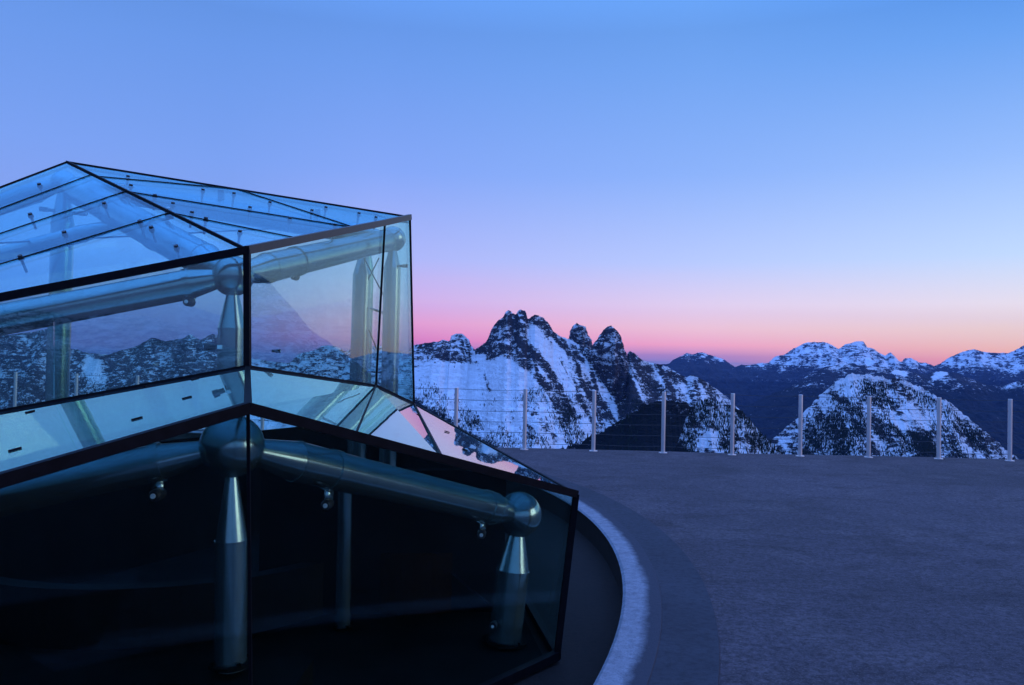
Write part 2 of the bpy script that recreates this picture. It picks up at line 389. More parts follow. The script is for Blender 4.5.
# --- rock towers behind its shoulder
def tower(name, prof, D, label, seed):
    xs = [p[0] for p in prof]; cx = (xs[0] + xs[-1]) / 2
    left = [p for p in prof if p[0] <= cx + 20]
    ytop = min(p[1] for p in prof); ybot = max(prof[0][1], prof[-1][1]) + 22
    k = [p[1] for p in prof].index(ytop)
    Lp = prof[:k + 1]; Rp = prof[k:]
    L = lambda y: np.interp(y, [p[1] for p in Lp][::-1], [p[0] for p in Lp][::-1])
    Rr = lambda y: np.interp(y, [p[1] for p in Rp], [p[0] for p in Rp])
    V = []; n = 72; lv = 90
    for i in range(lv + 1):
        y = ytop + (ybot - ytop) * (i / lv) ** 1.15
        x0, x1 = L(y), Rr(y); c = at((x0 + x1) / 2, y, D); r = (x1 - x0) / 2 / F * D * (1 if i else .2)
        for j in range(n):
            a = 2 * math.pi * j / n; dx, dy = math.cos(a), math.sin(a)
            q = 1 + .45 * fbm(dx * 2 + i * .02, dy * 2, 1.3, 5, seed=seed) * abs(math.sin(a)) + .03 * fbm(dx * 9, i * .35 + dy * 9, 1, 3, seed=seed)
            V.append(c + Vector((dx * r * (1 + .10 * fbm(i * .16, dy * 1.5, 1, 4, seed=seed)), dy * max(r, 12) * .8 * q, 0)))
    V.append(at((L(ytop) + Rr(ytop)) / 2, ytop - .4, D)); tp = len(V) - 1
    fc = [(i * n + j, i * n + (j + 1) % n, (i + 1) * n + (j + 1) % n, (i + 1) * n + j) for i in range(lv) for j in range(n)] + [(tp, (j + 1) % n, j) for j in range(n)]
    o = mesh_obj(name, V, fc, M_tower, smooth=False)
    A = np.array([tuple(v) for v in V]); px, py = proj(A[:, 0], A[:, 1], A[:, 2])
    rk = .80 - .16 * (py < 365) - .05 * np.sin(py * .8 + px * .5)
    a_ = o.data.attributes.new('rock', 'FLOAT', 'POINT'); a_.data.foreach_set('value', rk.astype(np.float32))
    tag(o, label, kind='structure'); return o
tower('rock_tower', [(567, 346), (568.8, 338.7), (570.2, 330.7), (573.2, 325.8), (576.7, 323), (580, 325), (585.8, 326.6), (587.6, 333.6), (591.3, 339.4), (593, 348), (594, 352)], 3150, 'narrow dark rock tower rising behind the snowy shoulder, left of the broad one', 2.2)
tower('rock_tower', [(590, 352), (593.5, 345), (598.6, 338), (603.4, 330), (607.8, 326.5), (611, 325.6), (614, 328), (618, 331.5), (621, 338), (623.4, 346.7), (626, 356), (631, 370), (632, 378)], 2960, 'broad tapering dark rock tower right of the narrow one', 5.1)

# --- dark forested hill in front of the massif
P4 = [(520, 458), (545, 452), (560, 449), (580, 441), (600, 432), (615, 423), (630, 413), (643, 404), (655, 401), (668, 400), (684, 402), (700, 408), (716, 418), (730, 432), (745, 446), (765, 465), (785, 490)]
o4, A4, px4, py4, t4 = mountain('hill', P4, 1600, -700, 900, M_mtn, 1.5, 60, .6, 18, .004, 9.3, lambda px, py, A, nz, tt: .72 + .2 * sm(py, 410, 430), lambda px, py, A, nz, tt: .66 + .9 * sm(abs(tt), .02, .14), 2.4, .8, label='dark wooded hill below the snowy shoulder')
forest('forest', A4, (t4 > -.02) * (t4 < .5) * 1.0, 7000, 5, 11, 'dense dark wood covering the hill below the snowy shoulder', step=75)

P5 = [(664, 480), (672, 456), (680, 436), (686, 418), (692, 407), (700, 400), (708, 399), (716, 401), (724, 402), (731, 406), (740, 409), (750, 419), (758, 430), (768, 439), (778, 449), (790, 462), (805, 482)]
def rock5(px, py, A, nz, tt):
    return .38 + .5 * np.array([fbm((x * .8 - y * .6) * .10, (x * .6 + y * .8) * .05, 1, 5, seed=16.1) for x, y in zip(px, py)]) + .25 * (1 - sm(px, 684, 700))
def wood5(px, py, A, nz, tt):
    return .5 * (1 - sm(px, 682, 700)) + .25 * sm(py, 430, 455)
o5, A5, px5, py5, t5 = mountain('hill', P5, 1350, -620, 800, M_mtn, 1.0, 90, .6, 16, .007, 12.3, rock5, wood5, 1.6, .8, 20, label='snow dusted spur beside the dark wooded hill')
forest('forest', A5, (t5 > -.02) * (t5 < .6) * (py5 < 470) * (1 + 1.5 * (px5 < 696)), 2600, 3, 6, 'conifers on the snow dusted spur beside the dark wooded hill', step=90 + 22)

# --- right middle mountain, wooded and snowy
P3 = [(690, 500), (720, 478), (745, 460), (765, 445), (785, 428), (804, 411), (818, 397), (832, 385), (840, 379), (846, 376), (849, 373.5), (860, 372), (864, 374.5), (870, 373.5), (875, 376.5), (881, 375), (886, 378.5), (897.5, 377.4),
      (906, 380), (916, 384), (932.5, 393.6), (949, 402), (967.5, 416), (986, 432), (1002.6, 446), (1014, 454), (1040, 475), (1070, 500)]
def rock3(px, py, A, nz, tt):
    v = .36 + .12 * sm(py, 380, 440)
    v += .40 * np.array([fbm((x * .82 - y * .57) * .12, (x * .57 + y * .82) * .03, 1, 5, seed=6.1) for x, y in zip(px, py)])
    v += .30 * (1 - sm(seg_dist(px, py, [(868, 392), (890, 408), (915, 432), (930, 450)]), 4, 10))
    v += .25 * (1 - sm(seg_dist(px, py, [(880, 380), (905, 392), (925, 412)]), 1, 5))
    v -= .22 * (1 - sm(seg_dist(px, py, [(850, 380), (856, 392), (880, 400), (900, 420), (920, 436)]), 4, 11))
    v -= .18 * inside(px, py, 905, 392, 965, 425, 8)
    return v
def wood3(px, py, A, nz, tt):
    return .85 * sm(py, 455, 480) + .35 * inside(px, py, 865, 430, 930, 470, 10) + .3 * inside(px, py, 740, 425, 800, 470, 9)
o3, A3, px3, py3, t3 = mountain('mountain', P3, 2500, -900, 1500, M_mtn, 1.5, 120, .6, 34, .0042, 21.3, rock3, wood3, 1.8, .82, 30, 'pyramid shaped wooded mountain dusted with snow, nearest on the right')
d3 = (.5 + .5 * sm(py3, 380, 430) + .9 * (1 - sm(seg_dist(px3, py3, [(868, 392), (890, 408), (915, 432), (930, 450)]), 4, 12))
      - .35 * (1 - sm(seg_dist(px3, py3, [(850, 380), (856, 392), (880, 400)]), 4, 11))) * (t3 > 0) * (py3 < 475)
forest('forest', A3, d3, 14000, 4, 8.5, 'snow dusted conifers dotting the pyramid shaped mountain', step=150)

# --- intermediate dark ridge and far ranges
P0 = [(640, 470), (700, 430), (740, 408), (770, 395), (790, 386), (808, 375), (825, 367), (845, 363), (870, 366), (900, 370), (925, 374), (940, 371), (960, 374), (985, 384), (1004, 386), (1020, 380), (1060, 376), (1110, 384), (1180, 392)]
def rock0(px, py, A, nz, tt):
    v = .80 + .35 * np.array([fbm(x * .05, y * .12, 1, 5, seed=7.2) for x, y in zip(px, py)]) - .25 * (1 - sm(py, 366, 374))
    for ln, w in (([(934, 378), (945, 372)], 3), ([(965, 368), (975, 374)], 3), ([(1004, 388), (1014, 384)], 3), ([(1018, 372), (1030, 374)], 4), ([(895, 372), (905, 374)], 2.5)):
        v -= .62 * (1 - sm(seg_dist(px, py, ln), w * .5, w * 1.6))
    return v
mountain('mountain', P0, 8500, -900, 3500, M_far, 2, 70, .6, 130, .0009, 31.1, rock0, lambda px, py, A, nz, tt: .25 + .5 * sm(py, 375, 395), .8, .85, 100, 'dark blue wooded ridge in the middle distance')
PF = [(560, 372), (600, 368), (640, 366), (655, 364.4), (668.7, 363.7), (672.8, 359.6), (681, 355.8), (687, 353), (692, 354), (701.5, 352), (708, 354), (716.6, 357), (724.8, 359.6),
      (730, 363.7), (735.7, 367), (741, 364.4), (749.4, 365), (760, 363), (768.5, 363), (770, 361), (775.5, 356), (783.7, 355), (790.5, 350), (797, 347), (805.5, 342.6), (813.7, 342), (824.7, 342), (831.5, 344.6),
      (838.4, 348.7), (845, 344.6), (852, 342.6), (857.5, 341), (863, 341), (867, 346.7), (874, 348.7), (879.4, 352.8), (885, 355.5), (890.3, 352), (895.8, 357), (899, 361), (902, 361.5), (904.4, 358), (911, 358),
      (919, 362), (926.6, 363), (934.5, 366), (941, 363), (947.6, 358), (955.4, 354.7), (963, 351.4), (973.8, 349), (981.6, 351.4), (994.7, 352.7), (1007.8, 352.7), (1014, 350.8), (1019.6, 347.5), (1024, 345), (1045, 338), (1080, 346), (1130, 340), (1200, 352)]
def rockf(px, py, A, nz, tt):
    base = np.interp(px, [560, 665, 700, 740, 765, 800, 850, 900, 940, 975, 1024, 1100], [355, 359, 363, 366, 368, 369, 371, 371, 368, 372, 376, 378])
    v = .42 + .30 * np.array([fbm(x * .12, y * .10, 1, 5, seed=2.2) for x, y in zip(px, py)]) + .60 * sm(py, base - 5, base + 4)
    v += .22 * (px < 745)
    v += .12 * (1 - sm(nz, .4, .8))
    return v
mountain('mountain', PF, 14000, -900, 5500, M_far, 1.0, 110, .5, 210, .0007, 41.7, rockf, lambda px, py, A, nz, tt: 1.0 * sm(py, 374, 386), .45, .8, 150, 'far range of snow topped peaks along the horizon', steps=14)

# --- ring of mountains round the rest of the horizon
def ring(seed=3.3):
    V = []; rows = 44; N = 300; rk = []
    a0, a1 = R(36), R(322)               # azimuth from +Y clockwise
    for i in range(N + 1):
        az = a0 + (a1 - a0) * i / N
        e = 1.6 + 2.6 * max(0, .55 + fbm(az * 3, 1, 1, 5, seed=seed)) + 4.0 * math.exp(-((math.degrees(az) - 47) / 3.4) ** 2)
        e = -1 + (e + 1) * min(1, max(0, (math.degrees(az) - 37) / 7))
        D = 7000 + 1200 * fbm(az * 2, 4, 1, 3, seed=seed)
        ztop = H + D * math.tan(R(e))
        for j in range(rows + 1):
            t = j / rows * 1.4 - .4
            yy = D - 2600 * t; zz = ztop + (-900 - ztop) * abs(t) ** .85
            x, y = yy * math.sin(az), yy * math.cos(az)
            zz -= 160 * min(1, abs(t) * 6) * (1.6 - ridged(x, y, .0009, 5, seed)) * .7
            V.append((x, y, zz)); rk.append(.50 + .4 * (zz < 60 + 130 * fbm(x, y, .001, 3)))
    m_ = rows + 1
    fc = [(i * m_ + j, i * m_ + j + 1, (i + 1) * m_ + j + 1, (i + 1) * m_ + j) for i in range(N) for j in range(rows)]
    o = mesh_obj('mountain', V, fc, M_far, smooth=True)
    a_ = o.data.attributes.new('rock', 'FLOAT', 'POINT'); a_.data.foreach_set('value', np.array(rk, dtype=np.float32))
    tag(o, 'snowy mountains closing the horizon behind the terrace', kind='structure')
ring()

# --- the ground: summit falling away into the valley, one sheet to the horizon
def ground():
    V = []; rads = [0, 8, 14, 17, 20, 24, 28, 34, 38, 43, 50, 60, 85, 120, 170, 240, 340, 480, 680, 950, 1300, 1800, 2500, 3500, 5000, 7000, 10000, 14000, 20000]
    n = 144; rk = []; wd = []
    for r in rads:
        for k in range(n):
            a = 2 * math.pi * k / n; x, y = r * math.sin(a), r * math.cos(a)
            q = min(1, max(0, (math.cos(a) - .3) / .45)); rf = 17 + 26 * (1 - q * q * (3 - 2 * q)); z = -1.4 if r < rf else max(-940, -1.4 - (r - rf) * .62)
            if r > 30: z += min(40, r * .06) * (fbm(x, y, .004, 5) - .4)
            V.append((x, y, z)); rk.append(.95 if r < 500 else 1.2); wd.append(0 if r < 300 else 1.2)
    fc = [(i * n + k, i * n + (k + 1) % n, (i + 1) * n + (k + 1) % n, (i + 1) * n + k) for i in range(len(rads) - 1) for k in range(n)]
    o = mesh_obj('ground', V, fc, M_mtn, smooth=True)
    for nm_, val in (('rock', rk), ('wood', wd)):
        a_ = o.data.attributes.new(nm_, 'FLOAT', 'POINT'); a_.data.foreach_set('value', np.array(val, dtype=np.float32))
    tag(o, kind='structure')
ground()

# ================================================================= terrace, kerb, pit
posts_px = [(1147, 463.8), (1079, 462.4), (1009.7, 461), (938.6, 459), (868.5, 457.5), (800, 456.3), (732, 455), (663, 453), (593.3, 451.2), (524.3, 449.6)]
posts = [ground_hit(x, y, 0) for x, y in posts_px]
posts += [at(px, 400, t) for px, t in ((456.4, 14.45), (389, 14.8), (326, 15.3), (263, 16.0), (199, 16.9), (137, 17.7), (76, 18.2), (15, 18.6), (-48, 18.6), (-110, 18.2))]
for p in posts: p.z = 0
edge = [Vector((p.x, p.y, 0)) * 1.0 + Vector((0, .28, 0)) for p in posts]
pts = [(589.5, 520.5), (614.6, 551), (621.7, 583), (618, 622), (604, 669), (595, 683)]
G3 = [ground_hit(x, y, 0) for x, y in pts]
Am = np.array([[2 * p.x, 2 * p.y, 1] for p in G3]); bm_ = np.array([p.x ** 2 + p.y ** 2 for p in G3])
cx, cy, cc = np.linalg.lstsq(Am, bm_, rcond=None)[0]; RC = math.sqrt(cc + cx * cx + cy * cy)
print('kerb circle', cx, cy, RC)
CC = Vector((cx, cy, 0))
RB, RO = RC + .26, RC + .60
def circ(r, z, n=256): return [CC + Vector((r * math.cos(2 * math.pi * k / n), r * math.sin(2 * math.pi * k / n), z)) for k in range(n)]
def annulus(name, loops, mat, mats=None, fm=None):
    n = len(loops[0]); V = [v for l in loops for v in l]; fc = []; fmi = []
    for i in range(len(loops) - 1):
        for k in range(n):
            fc.append((i * n + k, i * n + (k + 1) % n, (i + 1) * n + (k + 1) % n, (i + 1) * n + k)); fmi.append(fm[i] if fm else 0)
    return mesh_obj(name, V, fc, mat, mats=mats, fm=fmi)
outer = [(edge[0].x + 22, edge[0].y - 3), ] + [(e.x, e.y) for e in edge] + [(edge[-1].x - 16, edge[-1].y - 6), (-32, -4), (-26, -16), (8, -20), (34, -10)]
bm = bmesh.new()
ov = [bm.verts.new((x, y, 0)) for x, y in outer]; iv = [bm.verts.new(v) for v in circ(RO - .01, 0, 256)]
es = [bm.edges.new((ov[i], ov[(i + 1) % len(ov)])) for i in range(len(ov))] + [bm.edges.new((iv[i], iv[(i + 1) % len(iv)])) for i in range(len(iv))]
bmesh.ops.triangle_fill(bm, use_beauty=True, edges=es)
for f in bm.faces:
    if f.normal.z < 0: f.normal_flip()
for i in range(len(ov)):                       # slab edge
    a, b = ov[i], ov[(i + 1) % len(ov)]
    c, d = bm.verts.new((b.co.x, b.co.y, -1.5)), bm.verts.new((a.co.x, a.co.y, -1.5))
    bm.faces.new((a, b, c, d))
me = bpy.data.meshes.new('terrace'); bm.to_mesh(me); bm.free(); me.materials.append(M_deck)
deck = bpy.data.objects.new('terrace', me); col.objects.link(deck); tag(deck, kind='structure')
M_kerb = mat_band(cx, cy, RC)
k_ = annulus('kerb', [circ(RC + .012, -.24), circ(RC + .012, -.004), circ(RC, .010), circ(RC + .02, .022), circ(RB, .022), circ(RB + .004, .014), circ(RO, .014), circ(RO + .006, -.02)], None,
             mats=[M_kerb, M_ring, M_pit], fm=[2, 0, 0, 0, 1, 1, 1]); tag(k_, kind='structure')
PZ = -.22
pit = mesh_obj('gravel', circ(RC + .012, PZ) + [CC + Vector((0, 0, PZ))], [(k, (k + 1) % 256, 256) for k in range(256)], M_pit); tag(pit, kind='structure')

# ================================================================= fence
fence = tag(empty('cable_fence', posts[4]), 'low cable fence with pale steel posts along the terrace edge', 'fence')
for i, p in enumerate(posts):
    mb = MB(); hgt = 1.10
    mb.rev(p, p + Vector((0, 0, 1)), [(0, .075), (.012, .075), (.012, .03), (.012, .036), (hgt, .036), (hgt + .004, .033), (hgt + .004, 0)], 20)
    for k in range(6):
        z = .12 + k * .192
        mb.rev(p + Vector((0, -.045, z)), p + Vector((0, .05, z)), [(0, 0), (0, .007), (.09, .007)], 8)
    mb.build('fence_post', M_post, fence, True)
for k in range(6):
    mb = MB()
    for a, b in zip(posts[:-1], posts[1:]):
        z = Vector((0, 0, .12 + k * .192)); L = (b - a).length
        sag = [(a + z) * (1 - s) + (b + z) * s - Vector((0, 0, .012 * 4 * s * (1 - s))) for s in (0, .25, .5, .75, 1)]
        for s0, s1 in zip(sag[:-1], sag[1:]): mb.rev(s0, s1, [(0, .0042), ((s1 - s0).length, .0042)], 6)
    mb.build('cable', M_cable, fence, True)

# ================================================================= glass pavilion
E = at(248, 408, 3.2); G = at(576, 494, 5.0)
nR = Vector((.38, .042, 1)); nR = (nR - (G - E) * (nR.dot(G - E) / (G - E).length_squared)).normalized()
PR = (nR, nR.dot(G))
B_ = hit(247.5, 367, PR); K_ = hit(376, 386, PR); L_ = hit(414, 404, PR)
dep = lambda p: p.y
B = at(247, 250, dep(B_) * 1.0); C_ = at(410, 217, dep(L_))
P_wr = plane(B, C_, B_); K = hit(385, 222.5, P_wr); K_ = hit(376, 386, P_wr); L_ = hit(414, 404, P_wr)
D_ = at(-170, 443, 4.12); D = at(-170, 330, 4.12)
A = at(67, 162, 6.1)
PL = plane(E, B_, D_); Fp = hit(-170, 530, PL)
H_ = at(557, 655, 5.0 * .99)
P_lr = plane(E, G, H_)
E_ = hit(251, 712, P_lr); E_ = E + (E_ - E) * ((PZ + .03 - E.z) / (E_.z - E.z))
F_ = Vector((Fp.x, Fp.y + .35, E_.z))
P_roofL = plane(A, B, D); D2 = hit(-170, 252, P_roofL)
if D2.y < 4.2 or D2.y > 14: D2 = at(-170, 252, 7.5)
C2 = at(400, 222, dep(L_) + 3.2)
z75 = .85
print('pts', [tuple(round(c, 2) for c in v) for v in (E, G, B_, K_, L_, B, K, C_, D_, D, A, Fp, H_, E_, F_, D2, C2)])
pav = tag(empty('glass_pavilion', (E.x - 1, 6, PZ)), 'faceted glass pavilion on a tubular steel frame in the round pit', 'pavilion')
CEN = Vector((-2.2, 6.3, 1.0))
def pane(poly, mat, name='glass_pane', th=.016, gap=.0):
    n = (poly[1] - poly[0]).cross(poly[2] - poly[0]).normalized()
    c = sum(poly, Vector()) / len(poly)
    if n.dot(c - CEN) < 0: n = -n
    inn = [p - n * th for p in poly]; k = len(poly)
    vs = list(poly) + inn
    fs = [tuple(range(k)), tuple(range(2 * k - 1, k - 1, -1))] + [(i, k + i, k + (i + 1) % k, (i + 1) % k) for i in range(k)]
    o = mesh_obj(name, vs, fs, mat, pav)
    b_ = bmesh.new(); b_.from_mesh(o.data); bmesh.ops.recalc_face_normals(b_, faces=b_.faces); b_.to_mesh(o.data); b_.free()
    return n
def bars(name, segs, mat, w, h, nrm=None):
    for a, b in segs:
        mb = MB(); mb.bar(a, b, w, h, nrm or Vector((0, 0, 1))); mb.build(name, mat, pav)
def mix(a, b, s): return a * (1 - s) + b * s

# split facets along the joints the photo shows
def joint(pl, p0, p1, w=.012, off=.004):
    a, b = hit(*p0, pl), hit(*p1, pl); n = pl[0] if pl[0].dot((a + b) / 2 - CEN) > 0 else -pl[0]
    mb = MB(); mb.bar(a + n * off, b + n * off, w, .012, n); mb.build('joint_seal', M_black, pav)
    return a, b
# left roof facet: four strips
lr = [((91, 175), (-170, 251)), ((124.5, 192), (-170, 288.5)), ((170, 213), (-170, 336))]
hipL = lambda s: mix(A, B, s)
jl = [(hit(*a, P_roofL), hit(*b, P_roofL)) for a, b in lr]
def on_hip(a):                                # snap a point to the A-B hip
    d = (B - A); return A + d * ((a - A).dot(d) / d.length_squared)
def on_edge(p, q, a):
    d = (q - p); return p + d * max(0, min(1, (a - p).dot(d) / d.length_squared))
sL = [on_hip(a) for a, _ in jl]; sD = [mix(D2, D, s) for s in (.30, .55, .85)]
for a, b, c, d in ((A, sL[0], sD[0], D2), (sL[0], sL[1], sD[1], sD[0]), (sL[1], sL[2], sD[2], sD[1]), (sL[2], B, D, sD[2])):
    pane([a, b, c, d], M_gl_roof)
nl = P_roofL[0] if P_roofL[0].z > 0 else -P_roofL[0]
for (p0, p1) in ((0, 0), (1, 1), (2, 2)):
    mb = MB(); mb.bar(sL[p0] + nl * .004, sD[p1] + nl * .004, .006, .006, nl); mb.build('joint_seal', M_black, pav)
# right roof facet
P_roofR = plane(A, B, C_)
nr_ = P_roofR[0] if P_roofR[0].z > 0 else -P_roofR[0]
r1 = on_hip(hit(101, 177, P_roofR)); r2 = on_hip(hit(142, 193, P_roofR)); r3 = on_hip(hit(183, 214, P_roofR))
c1 = on_edge(A, C_, hit(237, 189, P_roofR)); c3 = on_edge(B, C_, hit(355, 228, P_roofR)); cq = on_edge(A, C_, hit(330, 204, P_roofR)); c4 = on_edge(B, C_, hit(300, 239, P_roofR))
for poly in ([A, r1, c1], [r1, r2, c3, c1], [r2, r3, c4, c3], [r3, B, c4], [c1, c3, C_]):
    pane(poly, M_gl_roof)
for a, b, w in ((r1, c1, .006), (r2, c3, .006), (r3, c4, .005), (c1, c3, .010)):
    mb = MB(); mb.bar(a + nr_ * .004, b + nr_ * .004, w, .007, nr_); mb.build('joint_seal', M_black, pav)
# upper walls
WLm, WLmb = mix(B, D, .5), mix(B_, D_, .5)
pane([B, WLm, WLmb, B_], M_gl_up); pane([WLm, D, D_, WLmb], M_gl_up)
pane([B, K, K_, B_], M_gl_up); pane([K, C_, L_, K_], M_gl_up)
C2b = Vector((C2.x, C2.y, PZ)); D2b = Vector((D2.x, D2.y, PZ)); D2m = Vector((D2.x, D2.y, .85)); C2m = Vector((C2.x, C2.y, .85))
pane([C_, C2, C2m, L_], M_gl_up); pane([A, C_, C2], M_gl_roof); pane([A, C2, D2], M_gl_roof)
pane([C2, D2, D2m, C2m], M_gl_up); pane([D2, D, D_, D2m], M_gl_up)
# skirt roof
sk1, sk0 = hit(345, 430.5, PR), hit(376, 386, PR)
s3 = hit(430, 452.5, PR); s4 = hit(414, 404, PR)
mE = on_edge(E, G, sk1); mG = on_edge(E, G, s3)
pane([B_, K_, E], M_gl_skirt); pane([K_, mE, E], M_gl_skirt); pane([K_, L_, mG], M_gl_skirt); pane([K_, mG, mE], M_gl_skirt); pane([L_, G, mG], M_gl_skirt)
nP = PR[0] if PR[0].z > 0 else -PR[0]
for a, b in ((K_, mE), (L_, mG)):
    mb = MB(); mb.bar(a + nP * .004, b + nP * .004, .012, .012, nP); mb.build('joint_seal', M_black, pav)
mF = mix(E, Fp, .55); mD = mix(B_, D_, .55)
pane([E, B_, mD, mF], M_gl_skirt); pane([mF, mD, D_, Fp], M_gl_skirt)
G2 = Vector((-.15, 8.6, .55)); G2b = Vector((-.2, 8.4, PZ))
pane([L_, G, G2], M_gl_skirt); pane([L_, G2, C2m], M_gl_skirt)
# lower walls
ME_ = mix(E_, H_, .5)
pane([E, G, H_, E_], M_gl_low)
pane([E, Fp, F_, E_], M_gl_low)
pane([G, G2, G2b, H_], M_gl_low)
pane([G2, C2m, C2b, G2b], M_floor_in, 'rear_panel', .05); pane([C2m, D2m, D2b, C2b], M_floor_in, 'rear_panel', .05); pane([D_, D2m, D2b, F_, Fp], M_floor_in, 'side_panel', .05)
# frames
bars('eave_profile', [(B, D), (E, Fp), (E, G)], M_black, .036, .045); bars('hip_profile', [(A, B)], M_black, .02, .02)
bars('eave_profile', [(B, K), (K, C_)], M_eave, .035, .05)
bars('edge_profile', [(A, C_), (A, D2), (C_, C2), (C2, D2), (G, G2), (L_, G)], M_black, .014, .014)
bars('edge_profile', [(B_, K_), (K_, L_), (L_, C2m)], M_black, .022, .022)
bars('edge_profile', [(B_, D_)], M_black, .028, .028); bars('edge_profile', [(E, B_)], M_black, .032, .02)
yv = Vector((0, 1, 0))
bars('corner_profile', [(B, B_)], M_black, .036, .036, yv)
bars('corner_profile', [(G, H_)], M_black, .04, .04, yv); bars('corner_profile', [(E, E_)], M_black, .012, .012, yv)
bars('corner_profile', [(C_, L_)], M_black, .018, .018, yv); bars('corner_profile', [(K, K_)], M_black, .016, .016, yv)
bars('base_profile', [(H_, E_), (E_, F_), (H_, G2b), (G2b, C2b), (C2b, D2b), (D2b, F_)], M_black, .05, .05)

# tubular frame
def tube(a, b, r, c0=.3, c1=.3, r_end=.45, name='steel_tube'):
    L = (b - a).length; mb = MB()
    pr = [(0, r * r_end)] if c0 else [(0, 0), (0, r)]
    if c0: pr += [(c0, r)]
    pr += [(L - c1, r)]
    if c1: pr += [(L, r * r_end)]
    else: pr += [(L, r), (L, 0)]
    mb.rev(a, b, pr)
    for l in ([c0] if c0 else []) + ([L - c1] if c1 else []):      # weld ring
        d = (b - a).normalized(); mb.rev(a + d * (l - .005), a + d * (l + .005), [(0, r), (0, r * 1.03), (.01, r * 1.03), (.01, r)])
    return mb.build(name, M_steel, pav, True)
def node(c, r):
    mb = MB(); mb.ball(c, r); mb.rev(c - Vector((0, .0, 0)) - Vector((0, r * 1.004, 0)) * 0, c + Vector((0, 0, 1)), [(-.004, r * 1.004), (.004, r * 1.004)], 48)
    return mb.build('ball_node', M_steel, pav, True)
def clamp_at(a, b, s, r, drop, disc_dir=None, side=Vector((0, -1, 0))):
    """pipe clamp with a hanging plate and a rubber fixing disc"""
    d = (b - a).normalized(); c = mix(a, b, s)
    mb = MB(); mb.rev(c - d * .02, c + d * .02, [(0, r), (0, r * 1.07), (.04, r * 1.07), (.04, r)])
    q = c + Vector(drop) * (.72 if side[2] == 0 or not isinstance(side, tuple) else 1); dn = Vector(drop).normalized()
    mb.bar(c + dn * r * .8, q, .012, .05, d)
    o = mb.build('pipe_clamp', M_steel, pav, True)
    mb = MB(); sd = Vector(side).normalized(); k = .027
    mb.rev(q - sd * .03, q + sd * .045, [(0, 0), (0, k), (.06, k), (.075, k * .75), (.075, 0)], 24, 0)
    mb.rev(q + sd * .0452, q + sd * .05, [(0, k * .42), (.004, k * .42), (.004, 0)], 16, 1)
    mb.build('fixing_disc', [M_rubber, M_white], o, True)
IN = Vector((-2.2, 6.6, 2.0))
def inside_at(px, py, polys, gap, t0):
    """first depth along the sight line where a node clears every listed pane by gap"""
    pls = []
    for a, b, c in polys:
        n, d = plane(a, b, c)
        if n.dot(IN) - d < 0: n, d = -n, -d
        pls.append((n, d))
    t = t0
    while t < t0 + 4:
        p = at(px, py, t)
        if all(n.dot(p) - d > gap for n, d in pls): return p
        t += .01
    print('NO CLEARANCE', px, py); return at(px, py, t0 + .3)
nB = inside_at(233, 276, [(B, D, D_), (B, K, K_), (B, K_, B_)], .15, dep(B_)); nC = inside_at(393, 239, [(B, C_, B_), (C_, C2, C2m)], .13, dep(L_))
print('nodes', nB, nC); nA = at(64, 183, 6.45)
nE = inside_at(232, 446, [(E, G, H_), (E, Fp, E_)], .24, 3.6); print('nE', nE); nG = at(519, 514.5, 5.27)
node(nB, .125); node(nC, .118); node(nA, .10); node(nE, .142); node(nG, .148)
# long beams
lB = at(-170, 352, 4.45); lE = at(-190, 540, 3.3)
tube(nB, lB, .092, .26, 0); tube(nB, nC, .100, .40, .2, .5)
tube(nA, nB, .11, .3, .35); tube(nA, at(-170, 262, 7.2), .085, .3, 0); tube(nA, nC, .09, .3, .3)
tube(mix(nA, nB, .38) + Vector((0, .1, -.06)), at(-170, 300, 6.4), .065, .35, 0, .5)
tube(nE, lE, .100 * nE.y / 4.3, .33, 0, .4); tube(nE, nG, .098, .36, .28, .42)
nC2 = Vector((C2.x - .35, C2.y - .4, C2.z - .3)); tube(nC, nC2, .085); tube(nA, nC2, .085); node(nC2, .11)
nM = mix(nA, nC, .55)
# columns
def column(top, bot, r, cone=.28, gap=.1, r_top=.36, ribs=True):
    d = (bot - top).normalized(); a = top + d * gap; L = (bot - a).length
    mb = MB(); mb.rev(a, bot, [(0, r * r_top), (cone, r), (cone, r * 1.03), (cone + .008, r * 1.03), (cone + .008, r), (L, r)])
    o = mb.build('steel_column', M_steel, pav, True)
    mb = MB(); mb.rev(bot - d * .03, bot, [(0, r), (0, r * 1.35), (.016, r * 1.35), (.016, 0)], 32)
    for k in range(4):
        an = math.pi / 4 + k * math.pi / 2; v = Vector((math.cos(an), math.sin(an), 0))
        mb.bar(bot + v * r * 1.2 - d * .045, bot + v * r * 1.2 - d * .02, .014, .014, yv)
    mb.build('base_plate', M_floor_in, o, False)
def foot(px, py, t): return at(px, py, t)
column(nE, at(230.5, 668, nE.y), .070, .30, .12, .34)
mb = MB(); q = at(230.5, 668, nE.y); mb.box(Vector((q.x + .02, q.y + .05, (q.z - .03 + PZ) / 2)), Vector((.30, 0, 0)), Vector((0, .16, 0)), Vector((0, 0, (q.z - .03 - PZ) / 2))); mb.build('concrete_plinth', M_floor_in, pav)
gf = at(504, 644, 5.22); column(nG, gf, .108, .26, .10, .42)
column(nB, at(230.5, 430, nB.y), .083, .22, .10, .42)
column(nC, Vector((nC.x, nC.y, PZ)), .078, .18, .09, .45)
column(nA, Vector((nA.x, nA.y, PZ)), .085, .25, .08, .5)
nX = at(363, 246, nC.y + .3); column(nX, Vector((nX.x - .02, nX.y, PZ)), .088, .22, .06, .35)
column(nC2, Vector((nC2.x, nC2.y, PZ)), .085)
cB = at(346, 495, 5.45); column(at(346, 455, 5.45), Vector((cB.x, cB.y, PZ)), .05, .1, 0, .8)
